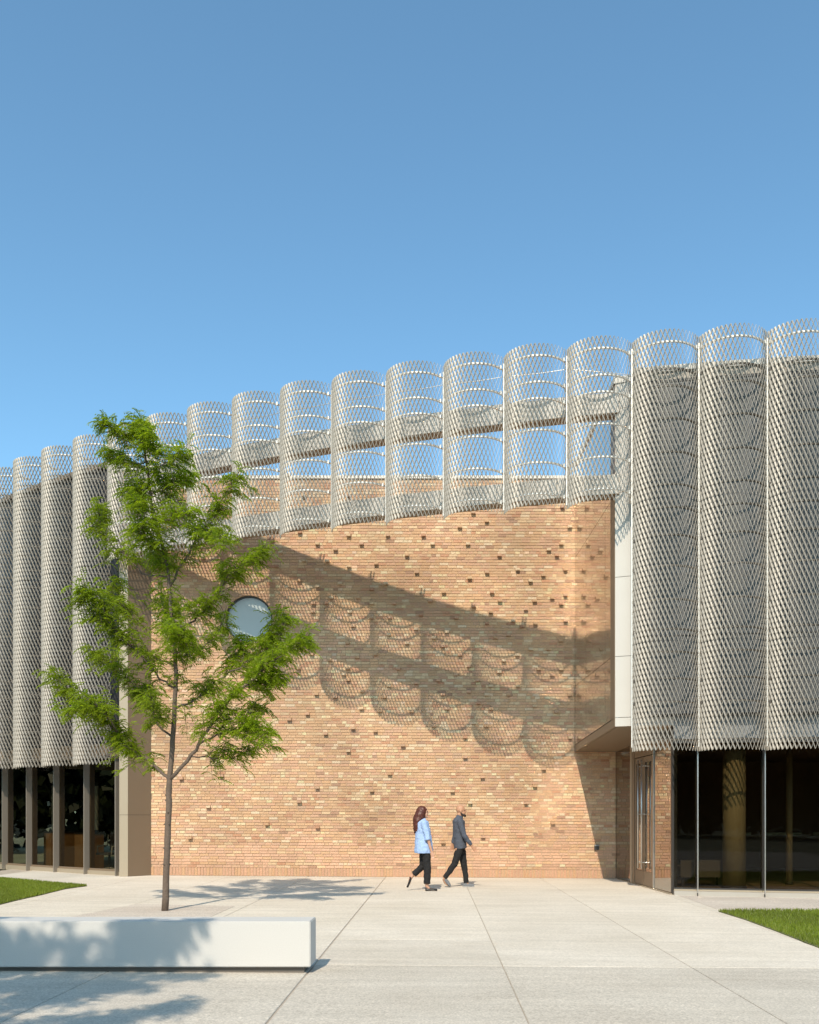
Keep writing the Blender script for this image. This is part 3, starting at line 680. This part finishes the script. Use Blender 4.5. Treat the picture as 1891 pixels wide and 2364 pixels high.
# ---------------------------------------------------------------- bench
be = thing('concrete_bench', 'long white block bench on a dark recessed base in front of the young tree', 'bench')
m = bmesh.new(); bmesh.ops.create_cube(m, size=1)
for v in m.verts: v.co = Vector((-3.9+v.co.x*5.43, 9.21+v.co.y*.42, .287+v.co.z*.435))
bmesh.ops.bevel(m, geom=m.edges[:], offset=.008, segments=2, affect='EDGES')
me = bpy.data.meshes.new('block'); m.to_mesh(me); m.free(); me.materials.append(M['bench']); put('block', me, be)
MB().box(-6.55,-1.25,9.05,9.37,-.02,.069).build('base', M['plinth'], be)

# ---------------------------------------------------------------- trees
class Leaves:
    def __init__(s): s.v=[]; s.c=[]
    def leaf(s, p, d, side, L, W, c):
        q = p + d*L*.5; s.v += [p, q+side*W*.5, p+d*L, q-side*W*.5]; s.c += [c]*4
    def mesh(s, name, m):
        n = len(s.v)//4; me = bpy.data.meshes.new(name)
        me.vertices.add(4*n); me.vertices.foreach_set('co', np.array([tuple(x) for x in s.v], dtype=np.float32).ravel())
        me.loops.add(4*n); me.loops.foreach_set('vertex_index', np.arange(4*n, dtype=np.int32))
        me.polygons.add(n); me.polygons.foreach_set('loop_start', np.arange(0,4*n,4,dtype=np.int32))
        at = me.color_attributes.new('Col','FLOAT_COLOR','POINT')
        at.data.foreach_set('color', np.array([(c,c,c,1) for c in s.c], dtype=np.float32).ravel())
        me.materials.append(m); me.update(calc_edges=True); return me
def rv(s=1.0): return Vector((random.gauss(0,s), random.gauss(0,s), random.gauss(0,s)))
def frond(L, p, d, ln, c):
    n = random.randint(6,9); pos = p.copy(); d = d.normalized(); st = ln/n
    for k in range(n):
        d = (d + Vector((0,0,-.17))).normalized(); q = pos + d*st
        side = d.cross(Vector((0,0,1)));
        if side.length < .05: side = Vector((1,0,0))
        side.normalize(); nm = side.cross(d)
        ll = .055*(1-.45*abs(k/n-.4))
        for sg in (-1,1):
            ld = (side*sg*.8 + d*.55 + Vector((0,0,-.25)) + rv(.12)).normalized()
            L.leaf(q, ld, (d*.8+nm*.35+rv(.15)).normalized(), ll, .019, min(1,max(0,c+random.gauss(0,.18))))
        pos = q
TD = 14.77
def tp(zone, x, y):
    ox, oy = (80,930+max(0,(420-y)*.065)) if zone == 'A' else (80,1350)
    return (ox+x*.3826, oy+y*.3826)
trunk_px = [(381,2103,.0),(386,1960,.0),(390,1850,0),(391,1801,.0),(397,1740,0),(400,1690,.02),(404,1620,.0),(407,1560,-.03),(402,1480,.0),(394,1400,.03),(388,1312,.0),(370,1240,-.08),(353,1190,-.15),(347,1140,-.22),(341,1083,-.3),(329,1015,-.42),(320,980,-.5)]
def tpt(px, py, off): return P(px, py, TD+off)
BR = [ # (zone,x,y) polyline, depth drift, start radius, foliage start fraction, twigs
 ([('B',820,1165),('B',925,1065),('B',990,960),('B',1050,870),('B',1100,780),('B',1160,705),('B',1280,600),('B',1400,500),('B',1540,390),('B',1610,350)], -.7,.032,.42,44),
 ([('B',990,965),('B',1100,905),('B',1230,890),('B',1320,860),('B',1390,900)], -.5,.016,.22,20),
 ([('B',950,1035),('B',1080,1050),('B',1180,1045),('B',1280,1015),('B',1390,960)], .4,.013,.15,17),
 ([('B',1100,905),('B',1200,860),('B',1290,800),('B',1330,740)], .1,.010,.2,10),
 ([('B',850,770),('B',960,700),('B',1050,620),('B',1180,520),('B',1235,420),('B',1255,330)], .6,.019,.12,30),
 ([('B',1180,520),('B',1300,480),('B',1400,400),('B',1440,330)], .2,.011,.1,15),
 ([('B',1280,600),('B',1380,610),('B',1470,580)], -.5,.010,.1,14),
 ([('B',1400,500),('B',1470,380),('B',1500,200)], .3,.010,.1,15),
 ([('B',880,300),('B',960,210),('B',1030,160),('B',1120,50),('A',1150,1060),('A',1250,980),('A',1370,920)], -.5,.018,.25,30),
 ([('B',870,420),('B',980,400),('B',1080,330),('B',1150,180)], .9,.012,.15,18),
 ([('A',830,1100),('A',900,950),('A',980,830),('A',1060,720),('A',1120,600),('A',1220,470)], .3,.018,.12,36),
 ([('A',980,830),('A',1080,800),('A',1180,850)], -.7,.010,.1,12),
 ([('B',800,1170),('B',760,1130),('B',700,1060),('B',620,1030),('B',560,990),('B',500,890),('B',400,800),('B',300,720),('B',200,620),('B',115,560)], .2,.026,.26,46),
 ([('B',500,890),('B',440,780),('B',330,700),('B',230,770)], -.5,.012,.2,18),
 ([('B',820,930),('B',750,850),('B',690,740),('B',640,640),('B',560,560),('B',450,470),('B',360,400)], .8,.018,.2,34),
 ([('B',835,840),('B',720,800),('B',700,690)], -.6,.010,.2,10),
 ([('B',845,640),('B',760,560),('B',640,420),('B',520,310),('B',420,230),('B',370,120),('B',300,50)], -.6,.018,.2,38),
 ([('B',850,520),('B',700,420),('B',600,250),('B',520,100),('A',470,1080)], .6,.014,.2,26),
 ([('A',805,1080),('A',650,1030),('A',560,930),('A',470,860),('A',400,760),('A',390,670)], .5,.015,.3,26),
 ([('A',780,900),('A',680,860),('A',620,780),('A',660,740)], -.5,.011,.2,17),
 ([('A',735,740),('A',830,700),('A',950,660)], -.5,.011,.2,15),
 ([('A',695,560),('A',800,520),('A',840,480),('A',920,470)], .3,.011,.15,18),
 ([('A',680,420),('A',760,370),('A',830,310),('A',880,280)], -.3,.010,.15,15),
 ([('A',690,520),('A',610,540),('A',540,515)], .3,.009,.2,11),
 ([('A',670,360),('A',570,350),('A',500,300),('A',445,270)], .2,.009,.2,12),
 ([('A',645,230),('A',560,190),('A',480,140),('A',435,70)], -.2,.009,.2,13),
 ([('A',640,220),('A',690,150),('A',640,100),('A',590,60)], .2,.009,.1,14),
 ([('A',660,300),('A',690,240),('A',705,130)], -.3,.009,.1,11),
 ([('A',700,640),('A',640,600),('A',620,640)], -.4,.009,.1,11),
 ([('A',790,950),('A',750,1000),('A',720,900)], .8,.009,.1,14),
 ([('B',870,300),('B',800,200),('B',760,60)], .9,.010,.1,16),
 ([('B',855,430),('B',900,330),('B',830,260)], -.9,.010,.1,18),
]
def make_tree():
    tr = [tpt(*q) for q in trunk_px]; base = Vector((tr[0].x, tr[0].y, g(tr[0].x)))
    tr[0].z = base.z-.05
    root = thing('young_tree', 'slender young tree with feathery bright green leaves behind the white bench', 'tree', base)
    n = len(tr); rad = [.054-.043*(k/(n-1))**.8 for k in range(n)]; rad[0] = .058
    fine = []; fr_ = []
    for k in range(n-1):
        for s in range(4):
            t = s/4; p = tr[k].lerp(tr[k+1], t); j = .004
            fine.append(p-base+Vector((random.uniform(-j,j),random.uniform(-j,j),0))); fr_.append((rad[k]*(1-t)+rad[k+1]*t)*random.uniform(.95,1.07))
    fine.append(tr[-1]-base); fr_.append(.006)
    MB().tube(fine, fr_, 12).build('trunk', M['bark'], root, True)
    # small bud scars on the trunk
    kn = MB()
    for k in range(16):
        z = random.uniform(.3,2.0); a = random.uniform(0,6.28); q = min(fine, key=lambda v: abs(v.z-z)); d = Vector((math.cos(a),math.sin(a),.3))
        kn.tube([q+d*.03, q+d*.058, q+d*.066], [.018,.014,.005], 6)
    kn.build('bark_knots', M['bark'], root, True, kind='stuff')
    L = Leaves(); tw = MB()
    for pl, drift, r0, fs, nt_ in BR:
        pts = []; m = len(pl)
        for k, q in enumerate(pl):
            px, py = tp(*q); o0 = -.5*max(0,(1320-tp(*pl[0])[1])/355); pts.append(tpt(px, py, o0+drift*(k/(m-1))) - base)
        st = min(fine, key=lambda v: (v-pts[0]).length)
        if (st-pts[0]).length < .25: pts[0] = st.copy()
        # resample with a little wander
        seg = []; 
        for k in range(m-1):
            for s in range(3): seg.append(pts[k].lerp(pts[k+1], s/3)+rv(.012))
        seg.append(pts[-1]); seg[0] = pts[0]; ns = len(seg)
        MB().tube(seg, [r0*(1-.82*k/(ns-1)) for k in range(ns)], 7).build('branch', M['bark'], root, True)
        L2 = sum((seg[k+1]-seg[k]).length for k in range(ns-1))
        shade = random.uniform(.3,.65)
        for k in range(int(nt_*(1.6 if pl[0][0]=='A' else 2.1))):
            f = fs*.65+(1-fs*.65)*random.random()**.9; x = f*(ns-1); i = min(int(x), ns-2); p = seg[i].lerp(seg[i+1], x-i); d = (seg[i+1]-seg[i]).normalized()
            td = (d*.65+rv(.55)+Vector((0,0,.12))).normalized(); ln = random.uniform(.14,.44)*(1.15-.4*f)*(.62 if r0 < .0095 else 1)
            mid = p+td*ln*.5+Vector((0,0,.02)); tip = p+td*ln+Vector((0,0,-.05*ln))
            tw.tube([p,mid,tip], [.005,.0035,.002], 4, cap=False)
            c0 = shade+random.gauss(0,.12)
            for q in range(random.randint(6,10)):
                t = random.uniform(.15,1.0); b = (p.lerp(mid,t*2) if t<.5 else mid.lerp(tip,t*2-1))
                fd = (td*.45+rv(.6)); fd.z = abs(fd.z)*.5+.05
                frond(L, b, fd, random.uniform(.11,.23), c0)
    # sparse shoots straight off the upper trunk
    for k in range(130):
        i = random.randint(int(len(fine)*.42), len(fine)-1); p = fine[i]
        for q in range(random.randint(3,6)):
            fd = rv(.6); fd.z = abs(fd.z)*.6+.1; frond(L, p+rv(.07), fd, random.uniform(.12,.22), random.gauss(.45,.15))
    tw.build('twig', M['bark'], root, kind='stuff')
    put('crown', L.mesh('crown', M['leaf']), root)
    return root
tree = make_tree()
for x, y, rz, lab in ((-4.35,1.35,175,'young tree outside the frame whose leaf shadow crosses the bench'),(-5.75,1.95,60,'young tree outside the frame shading the cut off end of the bench')):
    t2 = tree.copy(); COL.objects.link(t2); t2.location = (x, y, g(x)); t2.rotation_euler = (0,0,R_(rz)); t2['label'] = lab
    for ch in tree.children:
        c = ch.copy(); COL.objects.link(c); c.parent = t2
# trees far behind the camera, seen only as reflections in the glass
tv, tc = [], []
for k in range(64):
    a = R_(-75+k*4.1)+random.uniform(-.02,.02); rr_ = 44+random.uniform(-5,5); h = random.uniform(8,13); n = 3600
    ctr = np.array([-rr_*math.sin(a), -rr_*math.cos(a), h*.48])
    d = RNG.normal(size=(n,3)); d /= np.linalg.norm(d, axis=1)[:,None]
    p = ctr + d*(RNG.random(n)**.4)[:,None]*np.array([3.3,3.3,h*.5])*RNG.uniform(.8,1.1,size=(n,1)); p[:,2] = np.maximum(p[:,2], .25)
    u = RNG.normal(size=(n,3)); u /= np.linalg.norm(u, axis=1)[:,None]; v = np.cross(u, RNG.normal(size=(n,3))); v /= np.linalg.norm(v, axis=1)[:,None]
    tv.append(np.stack([p-u*.33, p+v*.24, p+u*.33, p-v*.24], 1).reshape(-1,3)); tc.append(np.repeat(RNG.random(n), 4))
V_ = np.concatenate(tv); C_ = np.concatenate(tc); n = len(V_)//4
me = bpy.data.meshes.new('far_treeline'); me.vertices.add(4*n); me.vertices.foreach_set('co', V_.astype(np.float32).ravel())
me.loops.add(4*n); me.loops.foreach_set('vertex_index', np.arange(4*n, dtype=np.int32))
me.polygons.add(n); me.polygons.foreach_set('loop_start', np.arange(0,4*n,4,dtype=np.int32))
at = me.color_attributes.new('Col','FLOAT_COLOR','POINT'); at.data.foreach_set('color', np.repeat(C_[:,None],4,1).astype(np.float32).ravel())
me.materials.append(M['back_leaf']); me.update(calc_edges=True)
put('far_treeline', me, None, kind='stuff')

# ---------------------------------------------------------------- people
def figure(name, shapes, m, parent, vox=.009, smooth=4, fold=0):
    b = MB()
    for fn in shapes: fn(b)
    me = b.mesh(name, m); o = put(name, me, None)
    r = o.modifiers.new('r','REMESH'); r.mode = 'VOXEL'; r.voxel_size = vox
    s = o.modifiers.new('s','SMOOTH'); s.iterations = smooth; s.factor = .5
    dg = bpy.context.evaluated_depsgraph_get(); dg.update()
    nm = bpy.data.meshes.new_from_object(o.evaluated_get(dg)); nm.name = name
    bpy.data.objects.remove(o); bpy.data.meshes.remove(me)
    if fold:
        from mathutils import noise
        ns = [v.normal.copy() for v in nm.vertices]
        for v, n_ in zip(nm.vertices, ns):
            p = v.co; q = noise.noise(Vector((p.x*9+p.z*6, p.y*9, p.z*13-p.x*9)))+.5*noise.noise(Vector((p.x*22, p.y*22, p.z*26)))
            v.co = p+n_*fold*q
        nm.update()
    nm.polygons.foreach_set('use_smooth', [True]*len(nm.polygons))
    return put(name, nm, parent)
def T(pts, rad, n=14): return lambda b: b.tube(pts, rad, n)
def EL(c, r, n=10):
    def f(b):
        pts = []; rr = []
        for k in range(n+1):
            a = math.pi*k/n; z = -math.cos(a); s = max(.02, math.sin(a)); pts.append((c[0],c[1],c[2]+z*r[2])); rr.append((r[1]*s, r[0]*s))
        b.tube(pts, rr, 16)
    return f
def hand(p, d, sc=1.0, curl=.5, thumb=(0,-1,0)):
    p = Vector(p); d = Vector(d).normalized(); th = Vector(thumb); fwd = th - d*th.dot(d); fwd.normalize(); nrm = d.cross(fwd)
    out = [T([p-d*.02, p+d*.04*sc, p+d*.085*sc], [(.020,.030),(.016,.040),(.013,.038)], 10)]
    for k, (o, ln) in enumerate(((-.028,.062),(-.009,.075),(.010,.072),(.029,.056))):
        b = p+d*.075*sc+fwd*-o*sc; c1 = b+d*ln*.5*sc; c2 = c1+(d*(1-curl)+nrm*curl).normalized()*ln*.5*sc
        out.append(T([b-d*.02,b,c1,c2], [.0085,.009,.0085,.007], 8))
    b = p+d*.02+fwd*.03*sc; out.append(T([b-fwd*.015,b+fwd*.015+d*.03,b+fwd*.02+d*.06*sc], [.012,.011,.008], 8))
    return out
def head(c, s=1.0):
    c = Vector(c); o = []
    o.append(EL((c.x-.012*s,c.y,c.z+.03*s),(.098*s,.078*s,.092*s)))                 # skull
    o.append(EL((c.x+.028*s,c.y,c.z-.045*s),(.066*s,.058*s,.075*s)))                # jaw
    o.append(T([c+Vector((.085,0,.01))*s, c+Vector((.112,0,-.028))*s], [.010*s,.015*s], 8))   # nose
    o.append(T([c+Vector((.078,-.035,.03))*s, c+Vector((.086,0,.032))*s, c+Vector((.078,.035,.03))*s], [.012*s]*3, 8))  # brow
    o.append(T([c+Vector((.078,-.02,-.066))*s, c+Vector((.088,0,-.066))*s, c+Vector((.078,.02,-.066))*s], [.010*s]*3, 8))  # mouth
    o.append(EL((c.x+.075*s,c.y,c.z-.105*s),(.022*s,.028*s,.02*s)))                 # chin
    for sy in (-1,1): o.append(EL((c.x-.005*s,c.y+sy*.08*s,c.z-.01*s),(.022*s,.012*s,.034*s)))
    o.append(T([c+Vector((-.03,0,-.05))*s, c+Vector((-.045,0,-.17))*s], [(.055*s,.055*s),(.062*s,.06*s)], 12))
    return o
def eyes(c, s, parent):
    m = MB()
    for sy in (-1,1):
        e = Vector(c)+Vector((.083,sy*.031,.008))*s; m.tube([e-Vector((.004,0,0)), e+Vector((.006,0,0)), e+Vector((.009,0,0))], [.011*s,.009*s,.003*s], 8)
    m.build('eye', M['dark'], parent, True)
def shoe(toe, heel, hgt, m, name, parent, up=Vector((0,0,1)), low=False):
    toe, heel = Vector(toe), Vector(heel); d = toe-heel
    sh = [T([heel-d*.02+up*.03, heel+d*.15+up*.035, heel+d*.45+up*.035, heel+d*.75+up*.03, toe+up*.022], [(.035,.032),(.041,.042 if not low else .028),(.044,.044 if not low else .024),(.048,.036 if not low else .022),(.032,.022)], 12)]
    if not low: sh.append(T([heel+d*.22+up*.05, heel+d*.2+up*hgt], [(.042,.045),(.042,.045)], 12))
    return figure(name, sh, m, parent, .007, 3)
# ---- man: origin under the front foot, facing +x
mx_, my_ = (1071-PX)*20.2/F, 20.2
man = thing('person', 'bald bearded man in grey sweater and black trousers striding past the brick wall', 'person', (mx_, my_, g(mx_)))
hc = (-.06,0,1.625)
body = head(hc, 1.0)
body += [T([(-.105,0,1.50),(-.11,0,1.40),(-.10,0,1.2),(-.085,0,1.02),(-.07,0,.90)], [(.07,.06),(.175,.10),(.165,.105),(.15,.10),(.155,.105)], 16)]
fl_ = [(-.05,.085,.92),(.0,.08,.50),(.055,.075,.10)]; bl_ = [(-.08,-.085,.92),(-.20,-.085,.50),(-.425,-.085,.185)]
body += [T(fl_, [.082,.058,.04]), T(bl_, [.082,.058,.04]), T([(.055,.075,.10),(.10,.075,.045),(.2,.075,.03)], [.038,.026,.016]), T([(-.425,-.085,.185),(-.40,-.085,.10),(-.33,-.085,.035)], [.038,.026,.016])]
na = [(-.10,-.185,1.42),(.0,-.215,1.10),(.165,-.20,.885)]; fa = [(-.11,.185,1.42),(-.18,.22,1.12),(-.24,.19,.90)]
body += [T(na, [.05,.04,.027]), T(fa, [.05,.04,.027])] + hand((.175,-.20,.87),(.6,.05,-.75),1,.5,(.8,0,.6)) + hand((-.245,.188,.89),(-.1,0,-1),1,.5,(1,0,0))
figure('body', body, M['skin_tan'], man, .0065); eyes(hc, 1, man)
figure('beard', [T([(hc[0]+.0,-.062,hc[2]-.06),(hc[0]+.06,-.045,hc[2]-.10),(hc[0]+.085,0,hc[2]-.105),(hc[0]+.06,.045,hc[2]-.10),(hc[0]+.0,.062,hc[2]-.06)], [.018,.026,.03,.026,.018], 10)], M['beard'], man, .007, 2)
sw = [T([(-.085,0,1.525),(-.10,0,1.47),(-.112,0,1.41),(-.102,0,1.2),(-.087,0,1.02),(-.075,0,.86),(-.072,0,.825)], [(.068,.066),(.12,.085),(.196,.128),(.188,.136),(.178,.134),(.182,.136),(.180,.132)], 18),
      T([(-.10,-.165,1.435),(-.09,-.195,1.40),(.0,-.218,1.10),(.15,-.204,.905)], [.055,.068,.056,.04], 14), T([(-.11,.165,1.435),(-.11,.195,1.40),(-.18,.222,1.12),(-.232,.193,.92)], [.055,.068,.056,.04], 14)]
figure('sweater', sw, M['grey_cloth'], man, fold=.009)
tr_ = [T([(-.075,0,.97),(-.072,0,.88),(-.068,0,.80)], [(.150,.095),(.158,.105),(.145,.10)], 16), T([(-.05,.085,.90),(-.03,.084,.74),(.0,.08,.50),(.04,.077,.24),(.052,.075,.085)], [.076,.084,.07,.058,.056], 14), T([(-.08,-.085,.90),(-.125,-.085,.72),(-.20,-.085,.50),(-.33,-.085,.31),(-.41,-.085,.20)], [.076,.084,.07,.058,.055], 14)]
figure('trousers', tr_, M['black_cloth'], man, fold=.009)
shoe((.225,.075,.0),(-.01,.075,.0),.085, M['grey_shoe'], 'shoe', man)
shoe((-.305,-.085,0.0),(-.445,-.085,.165),.07, M['grey_shoe'], 'shoe', man, Vector((.75,0,.66)))
MB().box(-.03,.226,.037,.113,.0,.018).build('shoe_sole', M['sole'], man)
# ---- woman
wx_, wy_ = (988-PX)*19.15/F, 19.15
wom = thing('person', 'woman with long auburn hair, pale blue shirt and black cropped trousers walking', 'person', (wx_, wy_, g(wx_)))
hw = (-.085,0,1.585)
body = head(hw, .94)
body += [T([(-.125,0,1.47),(-.12,0,1.38),(-.10,0,1.2),(-.08,0,1.05),(-.07,0,.90)], [(.06,.052),(.15,.09),(.138,.10),(.12,.088),(.155,.11)], 16)]
pl_ = [(-.05,-.075,.90),(-.01,-.07,.48),(-.02,-.065,.09)]; tl_ = [(-.08,.075,.90),(-.10,.075,.50),(-.32,.075,.30)]
body += [T(pl_, [.082,.055,.035]), T(tl_, [.082,.055,.035]), T([(-.02,-.065,.10),(.03,-.065,.04),(.12,-.065,.028)], [.034,.026,.014]), T([(-.32,.075,.30),(-.36,.075,.23),(-.385,.075,.12)], [.036,.032,.022])]
na = [(-.095,-.155,1.385),(-.0,-.19,1.06),(.075,-.175,.80)]; fa = [(-.12,.155,1.385),(-.15,.19,1.08),(-.10,.17,.83)]
body += [T(na, [.043,.035,.024]), T(fa, [.043,.035,.024])] + hand((.08,-.174,.785),(.2,0,-1),.92,.45,(1,0,.1)) + hand((-.098,.17,.82),(.1,0,-1),.92,.45,(1,0,.1))
figure('body', body, M['skin'], wom, .0065); eyes(hw, .94, wom)
hs = [EL((hw[0]-.03,0,hw[2]+.035),(.105,.095,.098)), T([(hw[0]-.03,0,1.63),(hw[0]-.075,0,1.52),(hw[0]-.115,0,1.40),(hw[0]-.125,0,1.28),(hw[0]-.12,0,1.20)], [(.105,.105),(.128,.115),(.136,.108),(.115,.092),(.06,.05)], 16)]
for k in range(14):
    a = -1.3+2.6*k/13; y = .1*math.sin(a); x = hw[0]-.09-.06*math.cos(a)
    hs.append(T([(x+.03,y,1.52),(x-.02,y*1.15,1.38),(x-.03+random.uniform(-.02,.02),y*1.1,1.25),(x-.02+random.uniform(-.02,.03),y,1.17+random.uniform(-.03,.04))], [.02,.022,.02,.008], 8))
figure('hair', hs, M['hair'], wom, .008, 2, fold=.012)
sh = [T([(-.12,0,1.475),(-.12,0,1.44),(-.122,0,1.385),(-.10,0,1.22),(-.09,0,1.05),(-.085,0,.90),(-.085,0,.80),(-.085,0,.76)], [(.062,.062),(.105,.082),(.168,.128),(.168,.156),(.172,.168),(.190,.184),(.196,.192),(.194,.188)], 18),
      T([(-.10,-.14,1.40),(-.085,-.16,1.37),(-.02,-.188,1.14),(.0,-.192,1.03)], [.05,.062,.06,.062], 14), T([(-.12,.14,1.40),(-.12,.16,1.37),(-.145,.188,1.16),(-.15,.19,1.05)], [.05,.062,.06,.062], 14)]
figure('shirt', sh, M['blue_cloth'], wom, fold=.011)
tr_ = [T([(-.075,0,.95),(-.072,0,.86),(-.068,0,.77)], [(.150,.10),(.158,.11),(.145,.105)], 16), T([(-.05,-.075,.88),(-.03,-.073,.72),(-.01,-.07,.48),(-.012,-.068,.28),(-.018,-.066,.145)], [.074,.086,.078,.072,.07], 14), T([(-.08,.075,.88),(-.09,.075,.70),(-.10,.075,.50),(-.20,.075,.40),(-.29,.075,.325)], [.074,.084,.075,.068,.066], 14)]
figure('trousers', tr_, M['black_cloth'], wom, fold=.009)
shoe((.19,-.065,0),(-.05,-.065,0),.06, M['black_shoe'], 'shoe', wom, Vector((0,0,1)), True)
shoe((-.44,.075,.055),(-.375,.075,.265),.06, M['black_shoe'], 'shoe', wom, Vector((.95,0,.3)), True)
